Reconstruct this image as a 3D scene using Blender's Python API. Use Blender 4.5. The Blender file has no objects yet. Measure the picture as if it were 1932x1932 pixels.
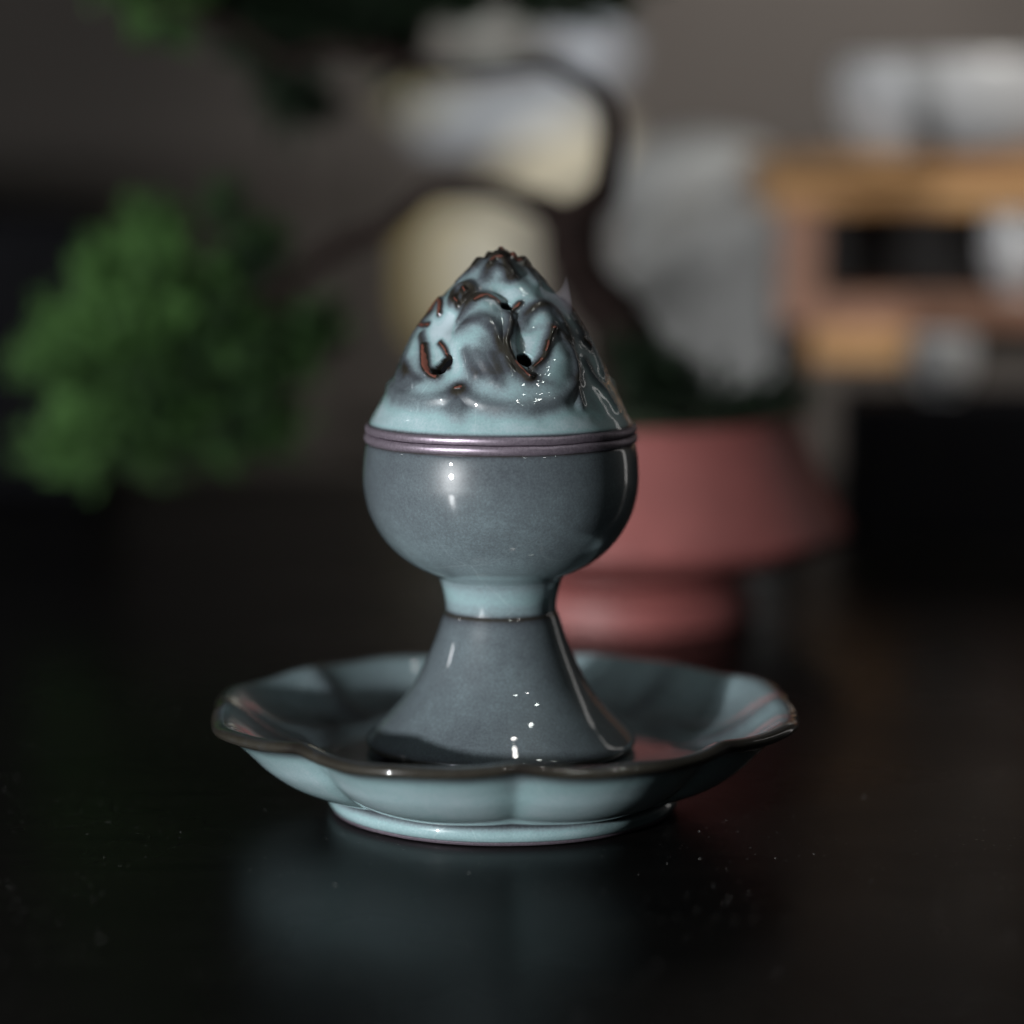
import bpy, math, random
import numpy as np
from mathutils import Vector, noise

random.seed(7); np.random.seed(7)
S = 0.01                       # everything below is laid out in centimetres
sc = bpy.context.scene
col = sc.collection

# ------------------------------------------------------------------ camera
EYE = 16.1; BACK = 67.0; PITCH = 7.5; CX = 0.27
cam_d = bpy.data.cameras.new('camera'); cam = bpy.data.objects.new('camera', cam_d); col.objects.link(cam)
cam.location = (CX*S, -BACK*S, EYE*S)
cam.rotation_euler = (math.radians(90-PITCH), 0, 0)
cam_d.sensor_width = 36; cam_d.lens = 97.7
cam_d.clip_start = 0.01; cam_d.clip_end = 50
cam_d.dof.use_dof = True; cam_d.dof.focus_distance = 0.647; cam_d.dof.aperture_fstop = 3.8
sc.camera = cam

# ------------------------------------------------------------------ dim room light
w = bpy.data.worlds.new('World'); sc.world = w; w.use_nodes = True
bg = w.node_tree.nodes['Background']; bg.inputs[0].default_value = (0.92, 0.96, 1.0, 1); bg.inputs[1].default_value = 0.0085

def aim(o, target):
    d = Vector(target)*S - o.location
    o.rotation_euler = d.to_track_quat('-Z', 'Y').to_euler()
def lamp(kind, name, loc, power, color=(1,1,1), radius=2.0, target=None, **kw):
    l = bpy.data.lights.new(name, kind); l.energy = power; l.color = color
    if kind in ('POINT', 'SPOT'): l.shadow_soft_size = radius*S
    for k, v in kw.items(): setattr(l, k, v)
    o = bpy.data.objects.new(name, l); o.location = Vector(loc)*S; col.objects.link(o)
    if target is not None: aim(o, target)
    return o
lamp('SPOT', 'desk_lamp', (-48, -57, 11.0), 29.0, (0.97, 0.985, 1.0), 1.5, (3, 6, 6), spot_size=math.radians(110), spot_blend=0.3)
for n, (p, e, r, c) in enumerate([((45, -8, 150), 1.8, 2.4, (0.9, 1.0, 0.93)), ((40, -90, 110), 1.4, 2.0, (0.9, 1.0, 0.95)),
                                  ((22, -36, 160), 1.8, 2.4, (1.0, 0.97, 0.92)), ((85, -50, 120), 1.4, 2.0, (0.9, 1.0, 0.93)),
                                  ((30, 28, 150), 1.0, 1.2, (1.0, 0.97, 0.93)), ((-49, -56, 22), 3.0, 0.9, (0.9, 0.97, 1.0)), ((60, -40, 150), 1.6, 2.2, (0.93, 1.0, 0.95)), ((70, -75, 100), 1.0, 1.0, (1.0, 0.97, 0.94))]):
    lamp('POINT', 'ceiling_lamp', p, e, c, r)
lamp('SPOT', 'wall_fill', (42, 78, 62), 27.0, (1.0, 0.97, 0.93), 4.0, (26, 150, 14), spot_size=math.radians(66), spot_blend=0.9)  # added unseen spot that brightens the back wall
lamp('SPOT', 'side_lamp', (-95, 8, 38), 15.0, (0.96, 0.98, 1.0), 4.0, (-6, 37, 7), spot_size=math.radians(46), spot_blend=0.8)
lamp('SPOT', 'shelf_fill', (66, 0, 90), 44.0, (1.0, 0.96, 0.9), 3.0, (33, 54, 12), spot_size=math.radians(28), spot_blend=0.8)  # added unseen spot, only there to lift the shelf wood

lamp('AREA', 'streak_strip', (64, 46, 24), 0.13, (1.0, 0.97, 0.94), target=(0, 0, 7), shape='RECTANGLE', size=0.05, size_y=0.55)  # added unseen strip light for thin upright streaks on the burner's right side

sc.view_settings.view_transform = 'Standard'; sc.view_settings.look = 'None'
sc.view_settings.exposure = 0; sc.view_settings.gamma = 1
sc.cycles.use_denoising = True
sc.cycles.sample_clamp_indirect = 4.0
sc.cycles.caustics_reflective = True; sc.cycles.blur_glossy = 0.6; sc.cycles.caustics_refractive = False

# ------------------------------------------------------------------ helpers
_F = 97.7/36*1932; _s, _c = math.sin(math.radians(PITCH)), math.cos(math.radians(PITCH))
def at(x, y, Y=0.0):           # a point of the picture (1932 wide) on the upright plane Y, in cm
    k = (y-966)/_F; d = BACK+Y; a = d*(_s+k*_c)/(_c-k*_s); fwd = d*_c+a*_s
    return Vector(((x-966)*fwd/_F + CX, Y, EYE-a))

def tag(o, label=None, cat=None, group=None, kind=None):
    for k, v in (('label', label), ('category', cat), ('group', group), ('kind', kind)):
        if v: o[k] = v
    return o
def empty(name, loc, label, cat, group=None):
    o = bpy.data.objects.new(name, None); o.location = Vector(loc)*S; o.empty_display_size = .01
    col.objects.link(o); return tag(o, label, cat, group)
def mesh(name, verts, faces, mat, parent=None, smooth=True, attr=None):
    v = np.asarray(verts, dtype=float)*S
    if parent is not None: v = v - np.array(parent.location)
    me = bpy.data.meshes.new(name); me.from_pydata(v.tolist(), [], faces if isinstance(faces, list) else faces.tolist())
    if smooth: me.polygons.foreach_set('use_smooth', [True]*len(me.polygons))
    if attr:
        for k, a in attr.items():
            at_ = me.attributes.new(k, 'FLOAT', 'POINT'); at_.data.foreach_set('value', np.asarray(a, dtype=np.float32))
    me.materials.append(mat); me.update()
    o = bpy.data.objects.new(name, me); col.objects.link(o); o.parent = parent
    return o
def catmull(pts, n):
    P = np.array(pts, dtype=float); P = np.vstack([2*P[0]-P[1], P, 2*P[-1]-P[-2]]); out = []
    for i in range(1, len(P)-2):
        for t in np.linspace(0, 1, n, endpoint=False):
            a, b, c, d = P[i-1], P[i], P[i+1], P[i+2]
            out.append(.5*((2*b)+(-a+c)*t+(2*a-5*b+4*c-d)*t*t+(-a+3*b-3*c+d)*t**3))
    out.append(P[-2]); return np.array(out)
def grid_faces(nr, nc, wrap=True):
    i = np.arange(nr-1)[:, None]; j = np.arange(nc if wrap else nc-1)[None, :]; j2 = (j+1) % nc
    return np.stack([i*nc+j, i*nc+j2, (i+1)*nc+j2, (i+1)*nc+j], -1).reshape(-1, 4)
def lathe(name, prof, mat, parent=None, seg=160, attrs=None, center=(0, 0), n=5, sm=True, wob=0.0):
    P = catmull(prof, n) if sm else np.array(prof, dtype=float)
    a = np.linspace(0, 2*np.pi, seg, endpoint=False)
    V = np.stack([center[0]+P[:, 0:1]*np.cos(a), center[1]+P[:, 0:1]*np.sin(a), np.repeat(P[:, 1:2], seg, 1)], -1).reshape(-1, 3)
    if wob:
        V[:, 2] += wob*np.array([noise.noise(Vector((p[0]*.9, p[1]*.9, 3.3)))+.5*noise.noise(Vector((p[0]*3, p[1]*3, p[2]*4))) for p in V.tolist()])
    at_ = {'glaze': np.repeat(P[:, 2], seg)} if P.shape[1] > 2 else None
    return mesh(name, V, grid_faces(len(P), seg), mat, parent, True, at_)
def box(name, lo, hi, mat, parent=None, bev=0.08, wob=0.0):
    import bmesh
    bm = bmesh.new(); bmesh.ops.create_cube(bm, size=1)
    lo, hi = Vector(lo), Vector(hi); base = Vector(parent.location) if parent else Vector((0, 0, 0))
    for v in bm.verts:
        v.co = Vector([lo[k]+(v.co[k]+.5)*(hi[k]-lo[k]) for k in range(3)])*S - base
    bmesh.ops.bevel(bm, geom=bm.edges[:], offset=bev*S, segments=3, affect='EDGES', profile=.6)
    me = bpy.data.meshes.new(name); bm.to_mesh(me); bm.free(); me.materials.append(mat)
    me.polygons.foreach_set('use_smooth', [True]*len(me.polygons))
    o = bpy.data.objects.new(name, me); col.objects.link(o); o.parent = parent
    md = o.modifiers.new('n', 'WEIGHTED_NORMAL'); md.keep_sharp = False
    return o
def tube_mesh(path, radii, seg=14, rough=0.0):
    P = catmull(path, 7); R = np.interp(np.linspace(0, 1, len(P)), np.linspace(0, 1, len(radii)), radii)
    V = []
    up = Vector((0, 1, 0))
    for i, p in enumerate(P):
        t = Vector(P[min(i+1, len(P)-1)]-P[max(i-1, 0)]).normalized(); u = t.cross(up).normalized(); v = t.cross(u)
        for k in range(seg):
            a = 2*math.pi*k/seg; q = u*math.cos(a)+v*math.sin(a)
            r = R[i]*(1+rough*noise.noise(Vector(p)*.9+q*1.6)+rough*.5*noise.noise(Vector(p)*3+q*3))
            V.append(Vector(p)+q*r)
    F = grid_faces(len(P), seg).tolist(); F.append(list(range(seg))[::-1]); F.append([(len(P)-1)*seg+k for k in range(seg)])
    return V, F

# ------------------------------------------------------------------ materials
def newmat(name):
    m = bpy.data.materials.new(name); m.use_nodes = True; nt = m.node_tree
    return m, nt, nt.nodes['Principled BSDF'], nt.nodes, nt.links
def setp(b, **kw):
    for k, v in kw.items():
        b.inputs[k.replace('_', ' ')].default_value = v if not isinstance(v, tuple) else (*v, 1) if len(v) == 3 else v
def nz(nt, scale, detail=3, rough=.55, vec=None):
    n = nt.nodes.new('ShaderNodeTexNoise'); n.inputs['Scale'].default_value = scale
    n.inputs['Detail'].default_value = detail; n.inputs['Roughness'].default_value = rough
    if vec is not None: nt.links.new(vec, n.inputs['Vector'])
    return n
def ramp(nt, fac, stops, interp='LINEAR'):
    r = nt.nodes.new('ShaderNodeValToRGB'); r.color_ramp.interpolation = interp
    el = r.color_ramp.elements
    while len(el) > 1: el.remove(el[-1])
    for i, (p, c) in enumerate(stops):
        e = el[0] if i == 0 else el.new(p)
        e.position = p; e.color = (*c, 1) if isinstance(c, tuple) else (c, c, c, 1)
    nt.links.new(fac, r.inputs[0]); return r
def mth(nt, op, a, b=None, clamp=False):
    m = nt.nodes.new('ShaderNodeMath'); m.operation = op; m.use_clamp = clamp
    for i, v in enumerate((a, b)):
        if v is None: continue
        if isinstance(v, (int, float)): m.inputs[i].default_value = v
        else: nt.links.new(v, m.inputs[i])
    return m.outputs[0]
def mixc(nt, fac, a, b):
    m = nt.nodes.new('ShaderNodeMix'); m.data_type = 'RGBA'
    for s_, v in ((m.inputs[0], fac), (m.inputs[6], a), (m.inputs[7], b)):
        if isinstance(v, (int, float)): s_.default_value = v
        elif isinstance(v, tuple): s_.default_value = (*v, 1)
        else: nt.links.new(v, s_)
    return m.outputs[2]
def bump(nt, h, strength, dist):
    b = nt.nodes.new('ShaderNodeBump'); b.inputs['Strength'].default_value = strength; b.inputs['Distance'].default_value = dist
    nt.links.new(h, b.inputs['Height']); return b.outputs[0]
def simple(name, color, rough=.5, var=.15, scale=60, bs=.2, bd=.0005, **kw):
    m, nt, b, N, L = newmat(name)
    tc = N.new('ShaderNodeTexCoord').outputs['Object']; n = nz(nt, scale, 5, .6, tc)
    c0 = tuple(max(0, x*(1-var)) for x in color); c1 = tuple(min(1, x*(1+var)) for x in color)
    L.new(ramp(nt, n.outputs[0], [(.3, c0), (.7, c1)]).outputs[0], b.inputs['Base Color'])
    setp(b, Roughness=rough, **kw); L.new(bump(nt, n.outputs[0], bs, bd), b.inputs['Normal']); return m

# glaze: its thickness (attribute) decides the colour: bare brown clay where it ran off,
# black where it is a film, slate where thin, pale blue green where it pooled
m, nt, b, N, L = newmat('crackle_glaze')
tc = N.new('ShaderNodeTexCoord').outputs['Object']
at_ = N.new('ShaderNodeAttribute'); at_.attribute_name = 'glaze'
n1 = nz(nt, 260, 4, .6, tc); n2 = nz(nt, 1700, 4, .75, tc); n3 = nz(nt, 70, 3, .5, tc)
t = mth(nt, 'ADD', at_.outputs['Fac'], mth(nt, 'MULTIPLY', mth(nt, 'SUBTRACT', n1.outputs[0], .5), .11))
na = ramp(nt, at_.outputs['Fac'], [(.12, .06), (.45, .34)])
t = mth(nt, 'ADD', t, mth(nt, 'MULTIPLY', mth(nt, 'SUBTRACT', n2.outputs[0], .5), na.outputs[0]))
t = mth(nt, 'ADD', t, mth(nt, 'MULTIPLY', mth(nt, 'SUBTRACT', n3.outputs[0], .5), .15))
cr = ramp(nt, t, [(0.0, (.145, .055, .040)), (.075, (.10, .036, .026)), (.095, (.012, .010, .009)), (.21, (.030, .027, .021)),
                  (.34, (.055, .062, .072)), (.5, (.105, .130, .143)), (.68, (.20, .27, .29)), (.82, (.245, .37, .385)), (1.0, (.38, .465, .50))])
vo = N.new('ShaderNodeTexVoronoi'); vo.feature = 'DISTANCE_TO_EDGE'; vo.inputs['Scale'].default_value = 42
nd = nz(nt, 60, 2, .5, tc); va = N.new('ShaderNodeVectorMath'); va.operation = 'MULTIPLY_ADD'
L.new(nd.outputs['Color'], va.inputs[0]); va.inputs[1].default_value = (.006,)*3; L.new(tc, va.inputs[2]); L.new(va.outputs[0], vo.inputs['Vector'])
crk = ramp(nt, vo.outputs['Distance'], [(0, 1.0), (.006, .0)])
thick = ramp(nt, at_.outputs['Fac'], [(.5, 0.0), (.62, 1.0)])
cf = mth(nt, 'MULTIPLY', mth(nt, 'MULTIPLY', crk.outputs[0], thick.outputs[0]), .22)
L.new(mixc(nt, cf, cr.outputs[0], (.5, .58, .6)), b.inputs['Base Color'])
bare = ramp(nt, t, [(.08, 1.0), (.1, 0.0)])
L.new(ramp(nt, bare.outputs[0], [(0, .34), (1, .42)]).outputs[0], b.inputs['Roughness'])
L.new(ramp(nt, bare.outputs[0], [(0, 1.0), (1, .25)]).outputs[0], b.inputs['Coat Weight'])
setp(b, IOR=1.5, Coat_Roughness=.022, Coat_IOR=1.5); b.inputs['Specular IOR Level'].default_value = .25
L.new(bump(nt, n2.outputs[0], .08, .0001), b.inputs['Normal'])
GLAZE = m

m, nt, b, N, L = newmat('bare_clay_band')
tc = N.new('ShaderNodeTexCoord').outputs['Object']; n = nz(nt, 1500, 4, .7, tc)
L.new(ramp(nt, n.outputs[0], [(.3, (.22, .18, .22)), (.7, (.38, .32, .38))]).outputs[0], b.inputs['Base Color'])
setp(b, Metallic=.7, Roughness=.42); L.new(bump(nt, n.outputs[0], .25, .0001), b.inputs['Normal'])
BAND = m

m, nt, b, N, L = newmat('black_lacquer_table')
tc = N.new('ShaderNodeTexCoord').outputs['Object']
mp = N.new('ShaderNodeMapping'); L.new(tc, mp.inputs[0]); mp.inputs['Scale'].default_value = (1, 9, 1)
g = nz(nt, 14, 6, .65, mp.outputs[0]); n2 = nz(nt, 9, 4, .6, tc)
sp = N.new('ShaderNodeTexVoronoi'); sp.inputs['Scale'].default_value = 330; L.new(tc, sp.inputs['Vector'])
dust = mth(nt, 'MULTIPLY', ramp(nt, sp.outputs['Distance'], [(0.05, 1.0), (.13, 0.0)]).outputs[0],
           ramp(nt, nz(nt, 25, 4, .7, tc).outputs[0], [(.46, 0.0), (.62, 1.0)]).outputs[0])
base = ramp(nt, g.outputs[0], [(.3, (.0028, .0028, .0030)), (.7, (.0062, .0058, .0054))])
L.new(mixc(nt, mth(nt, 'MULTIPLY', dust, .8), base.outputs[0], (.22, .22, .21)), b.inputs['Base Color'])
L.new(ramp(nt, n2.outputs[0], [(.3, .24), (.7, .34)]).outputs[0], b.inputs['Roughness'])
b.inputs['Specular IOR Level'].default_value = .05
L.new(bump(nt, g.outputs[0], .05, .0003), b.inputs['Normal'])
TABLE = m

WALL = simple('taupe_plaster', (.088, .076, .068), .9, .10, 4)
FLOOR = simple('dark_floor', (.03, .027, .025), .6, .2, 8)
POT = simple('red_clay', (.27, .086, .080), .5, .16, 45, .15, .0003)
BARK = simple('dark_bark', (.012, .007, .006), .9, .45, 160, .8, .002); BARK.node_tree.nodes['Principled BSDF'].inputs['Specular IOR Level'].default_value = .12
BLACK = simple('black_lacquer', (.005, .005, .006), .5, .2, 40); BLACK.node_tree.nodes['Principled BSDF'].inputs['Specular IOR Level'].default_value = .01
WHITE = simple('white_porcelain', (.38, .38, .385), .3, .04, 40, .05)
STONE = simple('pale_grey_stone', (.31, .31, .302), .9, .5, 11, .7, .003)
SOIL = simple('mossy_soil', (.016, .030, .009), .95, .5, 300, .9, .003)
WOODP = simple('pinkish_wood', (.23, .12, .08), .6, .2, 50)
m, nt, b, N, L = newmat('honey_wood')
tc = N.new('ShaderNodeTexCoord').outputs['Object']; mp = N.new('ShaderNodeMapping'); L.new(tc, mp.inputs[0]); mp.inputs['Scale'].default_value = (1, 12, 12)
g = nz(nt, 16, 5, .6, mp.outputs[0])
big = nz(nt, 30, 3, .5, tc); sx = N.new('ShaderNodeSeparateXYZ'); L.new(tc, sx.inputs[0])
bigf = mth(nt, 'ADD', mth(nt, 'MULTIPLY', sx.outputs[0], 12.0), mth(nt, 'MULTIPLY', mth(nt, 'SUBTRACT', big.outputs[0], .5), .9))
L.new(mixc(nt, ramp(nt, bigf, [(.0, 0.0), (.5, .85)]).outputs[0], ramp(nt, g.outputs[0], [(.3, (.19, .08, .03)), (.5, (.38, .205, .085)), (.7, (.46, .28, .13))]).outputs[0], (.17, .06, .03)), b.inputs['Base Color'])
setp(b, Roughness=.5); WOOD = m
def leafmat(name, c0, c1):
    m, nt, b, N, L = newmat(name)
    a = N.new('ShaderNodeAttribute'); a.attribute_name = 'tint'
    L.new(ramp(nt, a.outputs['Fac'], [(0, c0), (1, c1)]).outputs[0], b.inputs['Base Color'])
    setp(b, Roughness=.55); b.inputs['Specular IOR Level'].default_value = .25; return m
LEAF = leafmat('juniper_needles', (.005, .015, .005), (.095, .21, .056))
LEAFD = leafmat('shaded_juniper_needles', (.006, .012, .006), (.016, .034, .014))  # darker copy of the needles, shade of the inner pads put into colour

# ------------------------------------------------------------------ setting
tag(box('table', (-130, -64.0, -3.0), (130, 72, 0), TABLE, None, .25), kind='structure')
tag(mesh('wall', [(-300, 150, -75), (300, 150, -75), (300, 150, 200), (-300, 150, 200)], [[0, 1, 2, 3]], WALL, None, False), kind='structure')
tag(mesh('floor', [(-300, -200, -75), (300, -200, -75), (300, 150, -75), (-300, 150, -75)], [[0, 1, 2, 3]], FLOOR, None, False), kind='structure')

# ------------------------------------------------------------------ the relief lid
LIDP = np.array([(3.20,9.42),(3.15,9.55),(2.88,10.05),(2.60,10.55),(2.36,11.05),(2.13,11.5),(1.82,11.93),(1.52,12.34),(1.10,12.78),(.74,13.14),(.48,13.36),(.24,13.47),(.0,13.50)])
lid = empty('burner_lid', (0, 0, 9.2), 'domed blue grey lid with swirling mountain relief and vent holes, on the incense burner', 'lid')
def build_lid():
    P = catmull(LIDP[:-1], 40)[:-1]
    seg_ = np.r_[0, np.cumsum(np.hypot(*np.diff(P, axis=0).T))]
    ns, nu = 430, 1000
    s_ = np.linspace(0, seg_[-1], ns); r = np.interp(s_, seg_, P[:, 0]); z = np.interp(s_, seg_, P[:, 1])
    r = np.r_[r, np.linspace(r[-1], .006, 14)[1:]]; z = np.r_[z, 13.50-(13.50-z[-1])*(np.linspace(1, 0, 14)[1:]**2)]; ns = len(r)
    dr, dz = np.gradient(r), np.gradient(z); ln = np.hypot(dr, dz); nr, nz_ = dz/ln, -dr/ln
    u = np.linspace(-np.pi, np.pi, nu, endpoint=False)
    su, cu = np.sin(u), np.cos(u)
    X = (r[:, None]*su).ravel(); Y = (-r[:, None]*cu).ravel(); Z = np.repeat(z, nu)
    NX = (nr[:, None]*su).ravel(); NY = (-nr[:, None]*cu).ravel(); NZ = np.repeat(nz_, nu)
    V = np.stack([X, Y, Z], 1).astype(np.float32); Nn = np.stack([NX, NY, NZ], 1)
    prz = z[::-1]; prr = r[::-1]
    def p3(a, zz, back):
        rr = np.interp(min(zz, 13.5), z, r); a = math.radians(a)+(math.pi if back else 0)
        return np.array([rr*math.sin(a), -rr*math.cos(a), zz], dtype=np.float32)
    def dist(pts, back, lim, closed=False):
        Q = [p3(a, zz, back) for a, zz in pts]
        if len(Q) > 2: Q = list(catmull(Q, 4).astype(np.float32))
        lo = np.min(Q, 0)-lim; hi = np.max(Q, 0)+lim
        idx = np.where(np.all((V > lo) & (V < hi), 1))[0]
        v = V[idx]; d = np.full(len(idx), 9e9, np.float32)
        if len(Q) == 1: d = ((v-Q[0])**2).sum(1)
        for a, b_ in zip(Q[:-1], Q[1:]):
            ab = b_-a; t = np.clip(((v-a)@ab)/max(ab@ab, 1e-9), 0, 1)
            d = np.minimum(d, ((v-a-t[:, None]*ab)**2).sum(1))
        return idx, np.sqrt(d)
    h = np.zeros(len(V)); T = np.full(len(V), .93); ho = np.zeros(len(V)); bare = np.zeros(len(V))
    for back in (False, True):
        for w_, hh, pts in SWELLS:
            i, d = dist(pts, back, w_*2.5); g = np.exp(-(d/w_)**2); h[i] += hh*g; T[i] -= .10*g
        for w_, hh, pts in DIPS:
            i, d = dist(pts, back, w_*2.5); g = np.exp(-(d/w_)**2); h[i] -= hh*g; T[i] += .12*g
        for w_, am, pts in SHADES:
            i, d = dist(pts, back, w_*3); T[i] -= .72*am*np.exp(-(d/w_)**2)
        hr = np.zeros(len(V)); tr = np.zeros(len(V))
        for w_, hh, dk, pts in RIDGES:
            w_ *= 1.35; hh *= .85 if pts[0][1] > 13.25 else .72
            i, d = dist(pts, back, w_*4)
            hr[i] = np.maximum(hr[i], hh*np.exp(-(d/w_)**2)); tr[i] = 1-(1-tr[i])*(1-np.minimum(1, dk*1.1)*(.68*np.exp(-(d/(w_*1.2))**2)+.32*np.exp(-(d/(w_*2.4))**2)))
        h += hr; T -= tr*.82
        for w_, pts in BROWNS:
            w_ *= .9 if w_ > .05 else .8
            i, d = dist(pts, back, w_*4+.1)
            e = w_*(1+.45*np.sin(V[i, 0]*23+V[i, 2]*31)*np.cos(V[i, 2]*17)+.35*np.sin(V[i, 0]*9-V[i, 2]*7))
            bare[i] = np.maximum(bare[i], 1/(1+np.exp((d-e)/.010)))
            T[i] = np.minimum(T[i], .14+.8*(1-np.exp(-(np.maximum(d-w_, 0)/.09)**2)))
            h[i] += (.02 if pts[0][1] > 13.25 else .008)*np.exp(-(d/(w_*1.6))**2)
        for w_, pts in HOLES:
            i, d = dist(pts, back, w_+.3); k = np.clip((w_-d)/.075+.3, 0, 1); ho[i] = np.maximum(ho[i], k*k*(3-2*k))
    rr_ = np.hypot(V[:, 0], V[:, 1]); h = h*(.8+.2*np.clip(rr_/.3, 0, 1))
    # overlapping cloud mass: the skirt lies a little lower than the relief above it
    fade = np.clip((Z-9.5)/.25, 0, 1)
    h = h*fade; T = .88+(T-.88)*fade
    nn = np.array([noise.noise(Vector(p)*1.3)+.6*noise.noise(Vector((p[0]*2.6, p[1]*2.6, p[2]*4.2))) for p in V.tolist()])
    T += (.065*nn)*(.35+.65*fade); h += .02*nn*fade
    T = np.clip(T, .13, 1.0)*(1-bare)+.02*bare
    edge = np.exp(-((Z-9.42)/.07)**2); T = T*(1-.75*edge)
    T = np.where(ho > .25, .15, T)
    h = h*(1-ho) - ho*.42
    W = V + Nn*h[:, None]
    F = grid_faces(ns, nu)
    keep = ~(ho[F] > .985).all(1)
    F = F[keep].tolist()
    top = len(W)-nu
    F.append([top+k for k in range(nu)])
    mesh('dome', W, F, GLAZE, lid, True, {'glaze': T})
RIDGES = [
  (0.1, 0.13, 0.75, [(-34.5, 12.05), (-30.2, 12.3), (-23.8, 12.52), (-12.0, 12.6), (-1.2, 12.52), (5.8, 12.33), (8.8, 12.07), (6.8, 11.77), (4.8, 11.54), (6.2, 11.24), (10.2, 11.03), (14.3, 10.74)]),
  (0.12, 0.07, 0.5, [(-29.5, 11.81), (-21.2, 12.0), (-10.5, 12.02), (-3.7, 11.81), (0.2, 11.54), (4.0, 11.32), (6.0, 10.94)]),
  (0.1, 0.05, 0.4, [(-21.2, 11.3), (-17.5, 11.04), (-13.5, 10.82)]),
  (0.1, 0.05, 0.4, [(-12.8, 11.27), (-7.3, 10.97), (-2.8, 10.68)]),
  (0.09, 0.04, 0.3, [(-5.5, 11.2), (-1.5, 10.9), (0.2, 10.56)]),
  (0.075, 0.09, 0.8, [(-67.8, 11.65), (-58.2, 11.44), (-51.8, 11.18), (-45.8, 10.92), (-40.2, 10.78), (-35.2, 10.73)]),
  (0.05, 0.06, 0.8, [(-46.8, 11.57), (-42.8, 11.51), (-38.0, 11.38), (-33.5, 11.17), (-31.5, 10.95)]),
  (0.075, 0.14, 0.8, [(8.2, 11.11), (10.8, 10.97), (12.8, 10.82), (14.8, 10.71)]),
  (0.08, 0.14, 0.75, [(18.0, 10.97), (21.2, 11.06), (24.8, 11.19), (28.2, 11.39), (33.2, 11.63), (39.5, 11.8)]),
  (0.1, 0.09, 0.5, [(39.5, 11.8), (44.8, 11.69), (46.8, 11.42), (47.0, 11.07), (44.8, 10.73), (41.5, 10.47), (41.0, 10.13)]),
  (0.12, 0.1, 0.38, [(-21.2, 10.45), (-25.2, 10.33), (-30.2, 10.24), (-38.8, 10.17), (-50.5, 10.19), (-65.5, 10.28), (-90.0, 10.39)]),
  (0.12, 0.1, 0.38, [(-21.2, 10.45), (-16.5, 10.33), (-11.0, 10.22), (-3.7, 10.12), (4.2, 10.06), (12.0, 10.05), (20.2, 10.1), (29.8, 10.21), (37.8, 10.4), (43.2, 10.58)]),
  (0.09, 0.12, 0.7, [(-22.5, 10.49), (-20.5, 10.5)]),
  (0.16, 0.06, 0.45, [(-21.0, 10.39), (-21.0, 10.17), (-20.0, 9.99)]),
  (0.08, 0.13, 0.8, [(-24.0, 13.24), (-18.8, 13.38), (-5.5, 13.41), (8.0, 13.38), (16.2, 13.21), (19.0, 13.01)]),
  (0.1, 0.08, 0.5, [(-25.2, 12.94), (-24.5, 13.11), (-12.0, 13.2), (4.2, 13.17), (11.8, 13.05)]),
  (0.07, 0.1, 0.8, [(10.2, 12.34), (19.5, 12.46)]),
  (0.08, 0.1, 0.6, [(-50.0, 12.38), (-60.0, 12.57), (-63.5, 12.73), (-52.2, 12.83), (-37.5, 12.79), (-29.5, 12.63), (-34.0, 12.47)]),
  (0.06, 0.08, 0.85, [(-46.8, 12.71), (-37.8, 12.63)]),
  (0.06, 0.08, 0.85, [(-49.8, 12.5), (-41.0, 12.35)]),
  (0.08, 0.12, 0.9, [(-90.0, 12.11), (-90.0, 12.27), (-90.0, 12.43)]),
  (0.06, 0.1, 0.85, [(-79.8, 12.42), (-66.5, 12.28), (-61.0, 12.15)]),
  (0.11, 0.12, 0.7, [(-85.5, 11.77), (-90.0, 11.93), (-90.0, 12.08)]),
  (0.08, 0.14, 0.65, [(72.0, 13.58), (90.0, 13.52)]),
  (0.11, 0.12, 0.6, [(18.5, 12.06), (26.8, 12.27), (38.2, 12.36), (49.0, 12.3), (53.5, 12.09), (52.8, 11.79), (50.5, 11.57)]),
  (0.1, 0.1, 0.55, [(59.3, 13.23), (58.0, 13.07), (58.0, 12.88)]),
  (0.1, 0.08, 0.35, [(75.5, 12.83), (78.5, 12.63), (75.5, 12.35), (73.8, 11.99), (72.0, 11.68)]),
  (0.1, 0.12, 0.6, [(78.0, 12.15), (76.5, 11.91), (73.2, 11.64)]),
  (0.08, 0.12, 0.85, [(68.0, 11.5), (72.0, 11.35)]),
  (0.12, 0.12, 0.5, [(81.2, 11.66), (79.2, 11.3), (77.5, 10.95), (74.5, 10.72)]),
  (0.1, 0.08, 0.5, [(57.5, 11.01), (60.5, 10.69), (66.8, 10.35), (68.8, 9.95)]),
  (0.12, 0.06, 0.4, [(-85.5, 11.17), (-62.5, 10.84), (-48.8, 10.53)]),
  (0.12, 0.05, 0.4, [(-90.0, 10.84), (-67.8, 10.59), (-53.8, 10.39)]),
  (0.08, 0.1, 0.7, [(-90.0, 13.2), (-85.8, 13.06), (-83.5, 12.84)]),
  (0.11, 0.20, 0.9, [(-20, 13.46)]),
  (0.10, 0.16, 0.7, [(62, 13.45)]),
  (0.10, 0.18, 0.9, [(62, 13.28)]),
  (0.10, 0.18, 0.9, [(-70, 13.33), (-62, 13.2)]),
]
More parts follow.
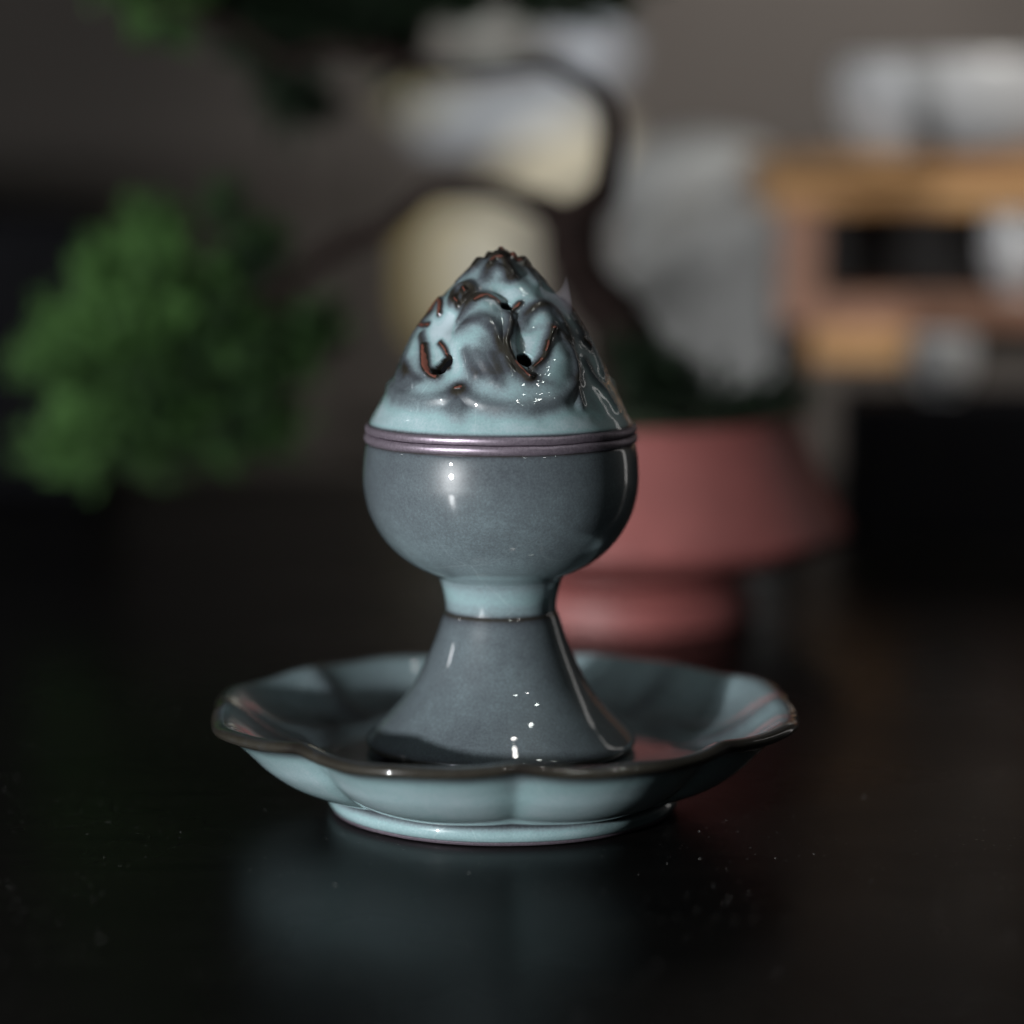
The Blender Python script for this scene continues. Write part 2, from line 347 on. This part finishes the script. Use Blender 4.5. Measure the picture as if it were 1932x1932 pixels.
BROWNS = [
  (0.055, [(-57.2, 11.42), (-51.5, 11.18), (-45.5, 10.92), (-40.2, 10.78), (-35.8, 10.74)]),
  (0.022, [(-46.8, 11.57), (-41.0, 11.46), (-37.0, 11.34), (-33.2, 11.15), (-31.5, 10.97)]),
  (0.035, [(8.5, 11.09), (10.8, 10.97), (12.8, 10.82), (14.3, 10.74)]),
  (0.025, [(18.2, 10.97), (21.2, 11.05), (23.2, 11.12)]),
  (0.02, [(26.5, 11.3), (29.0, 11.43), (30.2, 11.51)]),
  (0.05, [(-22.5, 10.49), (-20.5, 10.51)]),
  (0.028, [(-23.8, 12.44), (-18.5, 12.54), (-13.5, 12.59)]),
  (0.04, [(-11.0, 12.58), (-4.5, 12.55), (-0.2, 12.46)]),
  (0.04, [(-22.8, 13.29), (-15.5, 13.38), (3.7, 13.4)]),
  (0.045, [(11.5, 12.36), (18.8, 12.46)]),
  (0.03, [(-44.5, 12.69), (-38.8, 12.62)]),
  (0.02, [(-47.5, 12.46), (-42.5, 12.4)]),
  (0.055, [(-90.0, 12.13), (-90.0, 12.27), (-90.0, 12.4)]),
  (0.045, [(-74.2, 12.39), (-65.8, 12.28), (-61.3, 12.16)]),
  (0.055, [(-90.0, 13.3), (-90.0, 13.41)]),
  (0.075, [(-22.5, 13.56), (3.7, 13.58)]),
  (0.065, [(55.0, 13.43), (55.2, 13.35)]),
  (0.03, [(69.5, 11.45), (71.8, 11.36)]),
  (0.03, [(38.0, 11.79), (39.8, 11.79)]),
  (0.03, [(-83.8, 11.82), (-68.8, 11.88)]),
]
SHADES = [  # thin glaze blotches, plus painted shade below the scroll line and at right
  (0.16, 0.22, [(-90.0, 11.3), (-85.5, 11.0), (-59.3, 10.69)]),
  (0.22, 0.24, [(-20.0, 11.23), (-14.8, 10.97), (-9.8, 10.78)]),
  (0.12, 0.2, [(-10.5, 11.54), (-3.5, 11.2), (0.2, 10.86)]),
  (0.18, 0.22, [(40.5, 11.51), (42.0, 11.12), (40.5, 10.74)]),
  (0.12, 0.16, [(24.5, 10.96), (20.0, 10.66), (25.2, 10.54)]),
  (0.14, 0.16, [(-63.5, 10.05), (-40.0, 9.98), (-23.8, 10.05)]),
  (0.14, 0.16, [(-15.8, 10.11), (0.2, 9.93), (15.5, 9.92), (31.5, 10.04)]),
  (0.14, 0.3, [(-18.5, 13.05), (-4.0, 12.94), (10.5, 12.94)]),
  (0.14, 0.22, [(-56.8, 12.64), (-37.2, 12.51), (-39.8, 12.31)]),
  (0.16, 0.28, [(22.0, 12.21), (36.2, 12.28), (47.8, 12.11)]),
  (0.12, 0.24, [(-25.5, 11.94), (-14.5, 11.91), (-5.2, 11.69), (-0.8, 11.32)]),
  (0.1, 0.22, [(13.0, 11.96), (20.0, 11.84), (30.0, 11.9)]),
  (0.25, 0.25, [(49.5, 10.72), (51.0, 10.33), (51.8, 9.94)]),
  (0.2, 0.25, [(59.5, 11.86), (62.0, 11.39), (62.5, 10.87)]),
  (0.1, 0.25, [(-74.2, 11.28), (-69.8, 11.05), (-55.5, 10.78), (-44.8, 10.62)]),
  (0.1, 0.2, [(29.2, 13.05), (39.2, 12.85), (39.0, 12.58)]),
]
HOLES = [
  (0.205, [(-35.5, 11.11), (-37.2, 10.96)]),
  (0.19, [(14.3, 11.16)]),
  (0.15, [(6.0, 12.43)]),
]
DIPS = [
  (0.4, 0.15, [(-41.5, 11.27), (-36.0, 11.06)]),
  (0.36, 0.15, [(15.8, 11.47), (14.8, 11.16)]),
  (0.3, 0.16, [(4.0, 12.56), (6.0, 12.43)]),
  (0.35, 0.12, [(-6.5, 12.94), (-1.5, 12.82)]),
  (0.4, 0.1, [(-48.0, 11.96), (-52.2, 11.68)]),
  (0.4, 0.08, [(-39.2, 12.05), (-43.0, 11.73)]),
  (0.35, 0.1, [(17.5, 12.37), (13.8, 12.07), (13.2, 11.76)]),
  (0.45, 0.07, [(-26.0, 11.15), (-23.8, 10.77)]),
  (0.3, 0.08, [(27.8, 12.06), (27.8, 11.83)]),
]
SWELLS = [
  (0.75, 0.16, [(-13.8, 11.76), (-3.5, 11.02), (8.8, 10.48)]),
  (0.6, 0.14, [(35.8, 11.13), (27.2, 10.54)]),
  (0.7, 0.12, [(-61.0, 10.68), (-38.8, 10.51)]),
  (0.4, 0.14, [(-4.5, 13.06)]),
  (0.4, 0.1, [(-43.8, 12.62)]),
  (0.45, 0.12, [(36.8, 12.12)]),
]

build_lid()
lathe('rim_band', [(3.12,9.36),(3.17,9.43),(3.225,9.44),(3.275,9.40),(3.29,9.34),(3.275,9.275),(3.235,9.245),(3.15,9.24),(3.05,9.25)], BAND, lid, 320, wob=.014)
lathe('inner_lining', [(3.05,9.25),(2.9,9.4),(2.62,9.95),(2.3,10.6),(1.9,11.2)], BLACK, lid, 96)

# ------------------------------------------------------------------ the goblet shaped burner
burner = empty('incense_burner', (0, 0, 1.45), 'slate blue goblet shaped ceramic incense burner standing in the lobed dish', 'incense burner')
lathe('rim_band', [(3.05,9.225),(3.16,9.23),(3.25,9.225),(3.295,9.18),(3.31,9.12),(3.295,9.055),(3.26,9.02),(3.20,8.99)], BAND, burner, 320, wob=.016)
lathe('bowl', [(3.0,9.2,.3),(3.14,9.06,.16),(3.225,9.01,.20),(3.275,8.92,.42),(3.322,8.62,.44),(3.344,8.3,.46),(3.345,8.0,.47),(3.30,7.66,.48),(3.205,7.3,.50),(3.04,6.95,.52),(2.82,6.62,.55),
               (2.56,6.34,.59),(2.25,6.10,.63),(1.93,5.915,.68),(1.66,5.79,.69),(1.53,5.70,.66),(1.49,5.63,.62)], GLAZE, burner, 240, n=10)
lathe('neck', [(1.49,5.63,.62),(1.455,5.53,.70),(1.42,5.40,.75),(1.385,5.25,.77),(1.362,5.10,.68),(1.352,4.97,.62),(1.352,4.90,.42),(1.372,4.865,.17)], GLAZE, burner, 200, n=8)
lathe('stem', [(1.372,4.865,.17),(1.395,4.82,.24),(1.42,4.75,.36),(1.47,4.60,.44),(1.56,4.32,.46),(1.69,3.98,.47),(1.86,3.58,.48),(2.08,3.14,.49),(2.36,2.73,.48),(2.68,2.36,.47),(2.98,2.06,.46),
               (3.20,1.84,.44),(3.28,1.74,.36),(3.30,1.66,.22),(3.27,1.56,.15),(3.18,1.49,.14)], GLAZE, burner, 240, n=9)
lathe('foot_rim', [(3.18,1.49),(3.10,1.455),(2.9,1.455),(2.6,1.7)], BAND, burner)

# ------------------------------------------------------------------ the lobed dish
dish = empty('lobed_dish', (0, 0, 0), 'shallow celadon dish with lobes and a dark brown lip, under the incense burner', 'dish')
def lobe(a):
    q = np.abs(np.sin(4*(a-math.radians(3))))
    return np.minimum(1, np.sqrt(q*q+.012)**.68)           # 0 at a notch, 1 in mid lobe
def dish_part(name, prof, mat, n=7, seg=720):
    # r, z, lobe weight, glaze
    P = catmull(prof, n); a = np.linspace(0, 2*np.pi, seg, endpoint=False); f = lobe(a)
    wgt = P[:, 2:3]
    R = P[:, 0:1]*(1-wgt*.056*(1-f)+wgt*.0035*np.cos(16*(a-.05))) + wgt*.03*np.sin(3*a+1)
    Zz = P[:, 1:2] + np.minimum(wgt, 1)*.10*(1-f)**1.3*np.clip((P[:, 0:1]-4)/1.2, .5, 1)*(P[:, 0:1] > 4.2)*np.clip(P[:, 1:2]*2-.2, 0, 1) + wgt*.025*np.sin(2*a+.6)
    k = np.clip((P[:, 0:1]-4.6)/2.2, 0, 1); k = k*k*(3-2*k)
    Zz = Zz + .13*k + .045*k*np.cos(8*(a-math.radians(25.5))+.9)*np.cos(a*1.0-.4) + .02*k*np.sin(16*a+.5)
    Vv = np.stack([R*np.cos(a)+.05, R*np.sin(a), Zz+0*a], -1).reshape(-1, 3)
    T = P[:, 3:4] + 0*a - .16*wgt*np.clip((.5-f)/.5, 0, 1)
    mesh(name, Vv, grid_faces(len(P), seg), mat, dish, True, {'glaze': np.clip(T, .11, 1).ravel()})
dish_part('dish_body', [(4.22,.50,.55,.34),(4.31,.515,.62,.40),(4.5,.56,.8,.66),(4.95,.68,.95,.82),(5.5,.90,1.05,.88),(6.0,1.22,1.1,.90),(6.38,1.57,1.15,.88),(6.70,1.87,1.1,.80),(6.94,2.03,1.05,.58),(7.07,2.085,1,.28),(7.14,2.11,1,.20)], GLAZE, 8)
dish_part('lip', [(7.14,2.11,1,.20),(7.24,2.13,1,.20),(7.31,2.19,1,.20),(7.335,2.27,1,.20),(7.28,2.345,1,.21),(7.16,2.385,1,.30),(7.04,2.385,1,.62)], GLAZE, 8)
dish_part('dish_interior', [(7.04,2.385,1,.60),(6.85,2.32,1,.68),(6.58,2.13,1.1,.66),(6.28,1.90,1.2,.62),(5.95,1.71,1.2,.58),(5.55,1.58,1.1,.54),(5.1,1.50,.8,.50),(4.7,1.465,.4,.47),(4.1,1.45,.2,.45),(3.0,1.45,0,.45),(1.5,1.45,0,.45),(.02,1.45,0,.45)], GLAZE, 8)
dish_part('foot_ring', [(4.23,.505,.55,.34),(4.29,.475,.5,.46),(4.335,.42,.42,.66),(4.36,.34,.34,.82),(4.345,.24,.28,.84),(4.29,.15,.2,.78),(4.24,.11,.16,.5)], GLAZE, 8)
def foot_clay():
    prof = [(4.24,.11,.16),(4.22,.06,.14),(4.16,.015,.1),(4.0,.004,.05),(3.8,.1,0)]
    P = catmull(prof, 5); seg = 360; a = np.linspace(0, 2*np.pi, seg, endpoint=False); f = lobe(a)
    R = P[:, 0:1]*(1-P[:, 2:3]*.055*(1-f))+P[:, 2:3]*.03*np.sin(3*a+1)
    mesh('unglazed_foot_edge', np.stack([R*np.cos(a)+.05, R*np.sin(a), P[:, 1:2]+0*a+P[:, 2:3]*.025*np.sin(2*a+.6)], -1).reshape(-1, 3), grid_faces(len(P), seg), BAND, dish)
foot_clay()

# ------------------------------------------------------------------ smoke
def smoke():
    m = bpy.data.materials.new('smoke'); m.use_nodes = True; nt = m.node_tree; nt.nodes.clear()
    o_ = nt.nodes.new('ShaderNodeOutputMaterial'); v = nt.nodes.new('ShaderNodeVolumePrincipled')
    v.inputs['Color'].default_value = (.85, .83, .95, 1); v.inputs['Density'].default_value = 42
    nt.links.new(v.outputs[0], o_.inputs['Volume'])
    Y = -0.8
    pts = [at(x, y, Y) for x, y in [(1018, 545), (1036, 556), (1052, 560), (1064, 548), (1068, 534), (1069.5, 517)]]
    V = []; F = []
    rows = [([1012,532],[1024,566]), ([1030,548],[1044,592]), ([1046,553],[1068,612]), ([1056,545],[1082,596]), ([1061,536],[1079,566]), ([1065,527],[1074,541]), ([1068,518],[1070,521])]
    n = 10
    for k, (p, q) in enumerate(rows):
        A, B = at(*p, Y), at(*q, Y); c = (A+B)/2; h = (B-A)/2
        for j in range(n):
            t = 2*math.pi*j/n; V.append(c+h*math.cos(t)+Vector((0, 1.1*h.length*math.sin(t), 0)))
    F = grid_faces(len(rows), n).tolist(); F.append(list(range(n))[::-1]); F.append([(len(rows)-1)*n+j for j in range(n)])
    o = mesh('smoke_wisp', V, F, m)
    md = o.modifiers.new('s', 'SUBSURF'); md.levels = 2; md.render_levels = 2
    tag(o, 'thin pale wisp of smoke curling off the right shoulder of the lid', 'smoke')
smoke()

# ------------------------------------------------------------------ bonsai in its pot
YP = 28.0
pc = at(1180, 1000, YP); px_, py_ = pc.x, YP
pot = empty('bonsai_pot', (px_, py_, 0), 'round red clay pot with a flared shoulder and footed base holding the bonsai', 'pot')
lathe('pot_body', [(3.75,1.45),(4.4,1.72),(5.6,2.08),(6.9,2.5),(7.5,2.92),(7.55,3.28),(7.2,4.0),(6.7,5.0),(6.25,6.0),(6.0,6.7)], POT, pot, 128, center=(px_, py_))
lathe('pot_rim', [(6.0,6.7),(6.05,6.85),(5.95,6.98),(5.65,7.0),(5.45,6.85),(5.4,6.1)], POT, pot, 128, center=(px_, py_))
lathe('pot_foot', [(3.75,1.45),(3.85,1.25),(4.2,1.12),(4.38,.95),(4.45,.5),(4.4,.01),(3.9,.01)], POT, pot, 128, center=(px_, py_))
def soil():
    V, F = [], []; nr, nc = 14, 48
    for i in range(nr):
        r = 5.42*(i+.02)/(nr-1)
        for k in range(nc):
            a = 2*math.pi*k/nc; x, y = px_+r*math.cos(a), py_+r*math.sin(a)
            V.append((x, y, 6.55+1.0*(1-(r/5.5)**2)+.35*noise.noise(Vector((x, y, 0))*.6)*(r < 5.7)))
    return mesh('moss', V, grid_faces(nr, nc), SOIL)
tag(soil(), kind='stuff')

tree = empty('bonsai_tree', (px_, py_, 7.0), 'bonsai juniper with a twisting dark trunk and green needle pads, growing in the red pot', 'tree')
def limb(name, pix, radii, Y0=YP, Y1=None, rough=.3):
    Y1 = Y0 if Y1 is None else Y1
    n = len(pix); path = [at(x, y, Y0+(Y1-Y0)*i/(n-1)) for i, (x, y) in enumerate(pix)]
    V, F = tube_mesh(path, radii, 16, rough); return mesh(name, V, F, BARK, tree)
limb('trunk', [(1205, 790), (1196, 700), (1160, 610), (1105, 530), (1082, 460), (1100, 410), (1138, 365), (1150, 300), (1152, 230), (1128, 178), (1072, 138), (1013, 118), (906, 126), (798, 128), (720, 95)],
     [1.7, 1.35, .95, .88, .92, .78, .50, .44, .40, .37, .34, .30, .28, .26, .22])
limb('branch', [(1085, 470), (1060, 415), (1010, 385), (955, 366), (857, 361), (800, 374), (735, 430), (662, 458), (600, 492), (520, 560), (400, 640)], [1.0, .7, .44, .38, .34, .32, .36, .40, .36, .28, .18], YP, 34)
limb('root_knob', [(1150, 690), (1185, 640), (1215, 690)], [.7, 1.0, .6], YP-1.5, YP-1.5)
limb('branch', [(798, 128), (640, 90), (540, 110), (420, 40), (270, 10)], [.3, .28, .24, .2, .12])

def foliage(name, blobs, count, mat, Y, depth, blade=.5, spray=1.0):
    V, F, T = [], [], []
    rng = np.random.RandomState(len(blobs)*7+count)
    area = np.array([b[2]*b[3] for b in blobs], float); area /= area.sum()
    pick = rng.choice(len(blobs), count, p=area)
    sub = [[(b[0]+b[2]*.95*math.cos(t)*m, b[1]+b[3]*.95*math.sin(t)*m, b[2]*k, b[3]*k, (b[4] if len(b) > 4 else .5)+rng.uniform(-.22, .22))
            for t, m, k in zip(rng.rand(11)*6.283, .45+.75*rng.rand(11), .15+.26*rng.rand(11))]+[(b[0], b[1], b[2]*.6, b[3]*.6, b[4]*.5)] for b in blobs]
    PC = np.array(at(sum(b[0] for b in blobs)/len(blobs), sum(b[1] for b in blobs)/len(blobs)+60, Y))
    for q in pick[:count//8]:
        bb = sub[q][rng.randint(len(sub[q]))]
        cx, cy, rx, ry = bb[:4]; bt = bb[4]
        d = rng.normal(size=3); d /= np.linalg.norm(d); rad = .25+.6*rng.rand()**.5
        c = np.array(at(cx+rx*rad*d[0], cy+ry*rad*d[2], Y+depth*(rad*d[1]*min(1, rx/90)+rng.uniform(-.5, .5))))
        out = c-PC; out = out/(np.linalg.norm(out)+1e-6)*.8+np.array([0, 0, .45])+rng.normal(size=3)*.45; out /= np.linalg.norm(out)
        Ls = rng.uniform(.7, 1.7)*spray
        for k in range(8):
            f = k/7; o_ = c+out*Ls*f+rng.normal(size=3)*.04
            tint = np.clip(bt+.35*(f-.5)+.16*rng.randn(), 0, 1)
            for _ in range(5):
                dd = out*.8+rng.normal(size=3)*.6; dd /= np.linalg.norm(dd); s1 = np.cross(dd, rng.normal(size=3)); s1 /= np.linalg.norm(s1)+1e-9
                Lb = blade*(.5+.6*rng.rand())*(1.15-.5*f); n0 = len(V)
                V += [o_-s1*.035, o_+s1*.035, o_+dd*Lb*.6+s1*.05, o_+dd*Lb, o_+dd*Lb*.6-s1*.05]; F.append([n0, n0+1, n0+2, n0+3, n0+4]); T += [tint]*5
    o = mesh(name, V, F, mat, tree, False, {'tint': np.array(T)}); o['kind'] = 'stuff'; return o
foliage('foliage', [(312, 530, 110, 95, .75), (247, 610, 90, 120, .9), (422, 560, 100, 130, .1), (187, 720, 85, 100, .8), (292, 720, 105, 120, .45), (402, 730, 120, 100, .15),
                    (182, 830, 80, 60, .55), (312, 810, 90, 50, .35), (502, 660, 75, 100, .1), (552, 640, 55, 55, .2), (112, 690, 40, 70, .6), (442, 800, 75, 50, .2)], 14000, LEAF, 34, 4.0, spray=.85)  # last value is the tint: lit left and top, shaded right painted in
foliage('foliage', [(255, -20, 85, 45, .55), (290, 45, 45, 40, .5), (200, -70, 90, 50, .5)], 2200, LEAF, 33, 2.5)
foliage('foliage', [(470, 0, 130, 62, .4), (545, 130, 62, 75, .3), (640, 10, 110, 60, .4), (560, 60, 90, 60, .4)], 7000, LEAFD, 37, 3)
foliage('foliage', [(770, 15, 90, 55, .4), (900, 0, 110, 42, .5), (1040, -5, 110, 38, .5), (760, 90, 60, 45, .4), (880, -60, 300, 60, .4)], 8000, LEAFD, 37, 3)
foliage('low_shoots', [(1215, 725, 48, 42, .3), (1290, 755, 60, 18, .2), (1420, 775, 70, 12, .15)], 1100, LEAFD, 25.5, 1.5)

# ------------------------------------------------------------------ wooden shelf, black box and what stands on them
YS = 52.0
a0 = at(1432, 400, YS); zt = at(1432, 290, YS).z; zb = at(1432, 398, YS).z
shelf = empty('wooden_shelf', (a0.x+12, YS+4, 0), 'small honey coloured wooden display shelf right of the bonsai, with thick top board', 'shelf')
xl = at(1436, 400, YS).x; xr = xl+26
zm = (zt+zb)/2+.15
box('top_board', (xl, YS, zm+.02), (xr, YS+9, zt), WOOD, shelf, .15)
box('top_rail', (xl+.5, YS+.25, zb), (xr, YS+8.7, zm), WOODP if False else WOOD, shelf, .12)
pl, pr = at(1478, 400, YS).x, at(1552, 400, YS).x
z2t, z2b = at(0, 562, YS).z, at(0, 622, YS).z
o = box('post', (pl, YS+.4, z2t-1.2), (pr, YS+2.0, zb-.01), WOODP, shelf, .12)
box('post', (xr-3, YS+.4, z2t-1.2), (xr-1.4, YS+2.0, zb-.01), WOODP, shelf, .12)
box('leg', (pl-.1, YS+.5, 0), (pr-.6, YS+2.0, z2t-1.25), BARK, shelf, .1)
box('leg', (xr-3, YS+.5, 0), (xr-1.5, YS+2.0, z2t-1.25), BARK, shelf, .1)
box('lower_board', (pr+.02, YS+.2, z2b), (xr-3.05, YS+8.5, z2t), WOODP, shelf, .12)
b0, b1, zl = at(1530, 690, YS-1).x, at(1722, 690, YS-1).x, at(0, 690, YS-1).z
box('drawer_front', (b0, YS-.6, zl), (b1, YS+.15, z2b+.1), WOOD, shelf, .15)
box('back_panel', (pr+.02, YS+8.6, zl), (xr-3.05, YS+9, zb-.05), simple('smoked_panel', (.014, .012, .011), .8, .5, 30), shelf, .05)

bx0 = at(1600, 900, 47).x; zbx = at(0, 745, 47).z
tag(box('black_box', (bx0, 45.5, 0), (bx0+30, 51.2, zbx), BLACK, None, .3), 'black lacquer box standing on the table in front of the wooden shelf', 'box')
def cup(name, pxx, Y, z0, r, h, label, cat, foot=.55):
    c = at(pxx, 600, Y); t_ = empty(name, (c.x, Y, z0), label, cat)
    lathe('cup_body', [(r*foot*.9, z0+h*.08), (r*.78, z0+h*.2), (r*.97, z0+h*.5), (r, z0+h*.8), (r*.99, z0+h), (r*.93, z0+h*.98), (r*.9, z0+h*.5), (r*.5, z0+h*.2), (.02, z0+h*.15)], WHITE, t_, 64, center=(c.x, Y))
    lathe('foot_ring', [(r*foot*.9, z0+h*.08), (r*foot, z0+h*.03), (r*foot, z0+.01), (r*foot*.7, z0+.01)], WHITE, t_, 64, center=(c.x, Y)); return t_
cup('white_cup', 1778, 47.2, zbx, 1.35, at(0, 636, 47.2).z-zbx, 'small white porcelain cup on the black box below the lower board', 'cup')
cup('white_cup', 1915, 54.0, z2t, 1.35, at(0, 405, 54).z-z2t, 'white porcelain cup inside the wooden shelf, at the right edge of the photo', 'cup')
c = at(1800, 200, 56)
pl_ = empty('white_planter', (c.x, 56, zt), 'low wide white planter standing on top of the wooden shelf', 'planter')
hz = at(0, 118, 56).z-zt
lathe('planter_body', [(3.6, zt+.01), (4.3, zt+.3), (5.0, zt+hz*.4), (5.2, zt+hz*.75), (5.0, zt+hz), (4.7, zt+hz*.98), (4.6, zt+hz*.5), (.02, zt+hz*.4)], WHITE, pl_, 96, center=(c.x, 56))

# pale rock behind the pot
def rock():
    V = []; nr, nc = 60, 90; c0 = at(1340, 500, 64)
    lx, rx = at(1165, 600, 64).x, at(1482, 600, 64).x; cx = (lx+rx)/2; hw = (rx-lx)/2; top = at(0, 248, 64).z
    for i in range(nr):
        t = i/(nr-1); zz = top*t
        k = max(.02, 1-min(1, max(0, (t-.84)/.16))**2.4)**.5
        for j in range(nc):
            a = 2*math.pi*j/nc; ca, sa = math.cos(a), math.sin(a); e = 4.5
            q = (abs(ca)**e+abs(sa)**e)**(-1/e)
            lean = 0
            hwk = hw*1.03
            p = Vector((cx+lean+hwk*k*ca*q, 64+3.2*k*sa*q, zz))
            p += Vector((ca, sa, .2))*(.35*noise.noise(p*.2)+.3*noise.noise(p*.8))
            p.z = max(p.z, 0) if i else 0
            V.append(p)
    F = grid_faces(nr, nc).tolist(); F.append([(nr-1)*nc+j for j in range(nc)])
    tag(mesh('standing_stone', V, F, STONE), 'pale grey upright stone behind the bonsai, left of the wooden shelf', 'stone')
rock()

# black cabinet at the left behind the needles
kx = at(215, 700, 66).x; kz = at(0, 392, 66).z
tag(box('black_cabinet', (kx-30, 60, 0), (kx, 70, kz), BLACK, None, .8), 'black cabinet behind the big needle pad at the left edge', 'cabinet')

# ------------------------------------------------------------------ ink wash scroll on the wall
def scroll():
    Y = 149.4
    A, B = at(690, -120, Y), at(1235, 800, Y)
    r_ = empty('hanging_scroll', ((A.x+B.x)/2, Y, A.z), 'hanging scroll with pale ink wash patches on the wall behind the bonsai', 'scroll')
    m, nt, b, N, L = newmat('ink_wash_paper')
    g = N.new('ShaderNodeNewGeometry').outputs['Position']
    sep = N.new('ShaderNodeSeparateXYZ'); L.new(g, sep.inputs[0])
    nn = nz(nt, 12, 4, .6, g)
    out = (.088, .076, .068)
    def patch(cx, cy, rx, ry, rot, colr, cur, soft=.35, sq=2):
        c_ = at(cx, cy, Y)*S; k = .01*5245/216/10000*100
        pxm = 216/5245*S                           # metres per picture unit at this depth
        dx = mth(nt, 'SUBTRACT', sep.outputs[0], c_.x); dz = mth(nt, 'SUBTRACT', sep.outputs[2], c_.z)
        ca, sa = math.cos(math.radians(rot)), math.sin(math.radians(rot))
        u = mth(nt, 'ADD', mth(nt, 'MULTIPLY', dx, ca/(rx*pxm)), mth(nt, 'MULTIPLY', dz, sa/(rx*pxm)))
        v = mth(nt, 'ADD', mth(nt, 'MULTIPLY', dx, -sa/(ry*pxm)), mth(nt, 'MULTIPLY', dz, ca/(ry*pxm)))
        u = mth(nt, 'POWER', mth(nt, 'ABSOLUTE', u), sq); v = mth(nt, 'POWER', mth(nt, 'ABSOLUTE', v), sq)
        d = mth(nt, 'ADD', mth(nt, 'ADD', u, v), mth(nt, 'MULTIPLY', mth(nt, 'SUBTRACT', nn.outputs[0], .5), .5))
        f = ramp(nt, d, [(1-soft, 1.0), (1.0, 0.0)]).outputs[0]
        return mixc(nt, f, cur, colr)
    cur = out
    cur = patch(870, 520, 108, 145, 0, (.52, .43, .21), cur, .3, 3)
    cur = patch(905, 510, 95, 125, 0, (.78, .75, .62), cur, .5, 3)
    cur = patch(1050, 310, 150, 85, 28, (.62, .57, .44), cur, .5)
    cur = patch(800, 185, 85, 45, 0, (.32, .29, .18), cur, .6)
    cur = patch(945, 215, 180, 48, 8, (.48, .52, .57), cur, .6, 3)
    cur = patch(920, 80, 95, 40, 0, (.36, .37, .35), cur, .6)
    cur = patch(1110, 95, 80, 75, 0, (.40, .43, .48), cur, .7)
    cur = patch(740, 30, 50, 40, 0, (.16, .13, .08), cur, .6)
    L.new(cur, b.inputs['Base Color']); setp(b, Roughness=.9)
    me = mesh('paper', [(A.x, Y, B.z), (B.x, Y, B.z), (B.x, Y, A.z), (A.x, Y, A.z), (A.x, Y+.15, B.z), (B.x, Y+.15, B.z), (B.x, Y+.15, A.z), (A.x, Y+.15, A.z)],
              [[0, 1, 2, 3], [5, 4, 7, 6], [0, 4, 5, 1], [3, 2, 6, 7], [1, 5, 6, 2], [0, 3, 7, 4]], m, r_, False)
    for zz in (A.z+.5, B.z-.5):
        V, F = tube_mesh([(A.x-1.5, Y-.1, zz), ((A.x+B.x)/2, Y-.1, zz), (B.x+1.5, Y-.1, zz)], [.5, .5, .5], 12)
        mesh('roller', V, F, BARK, r_)
scroll()

# dust lying on the lacquer
def dust():
    rng = np.random.RandomState(3); V = []; F = []
    while len(F) < 4200:
        x, y = rng.uniform(-24, 30), rng.uniform(-22, 12)
        if (x*x+y*y) < 4.3**2 or noise.noise(Vector((x*.16, y*.16, 1.7)))+.35*noise.noise(Vector((x*.7, y*.7, 0)))+.006*x < rng.uniform(-.75, .4): continue
        r = .0045+.010*rng.rand()**5+(.012 if rng.rand() < .003 else 0); a = rng.uniform(0, 6.28); n0 = len(V); el = rng.uniform(1, 2.6)
        V += [(x+r*el*math.cos(a), y+r*el*math.sin(a), .001), (x-r*el*math.cos(a), y-r*el*math.sin(a), .001), (x-r*math.sin(a), y+r*math.cos(a), .001), (x, y, r*1.3)]
        F += [[n0, n0+1, n0+3], [n0+1, n0+2, n0+3], [n0+2, n0, n0+3]]
    tag(mesh('dust', V, F, simple('lint', (.32, .32, .31), .9, .1, 50), None, False), kind='stuff')
dust()
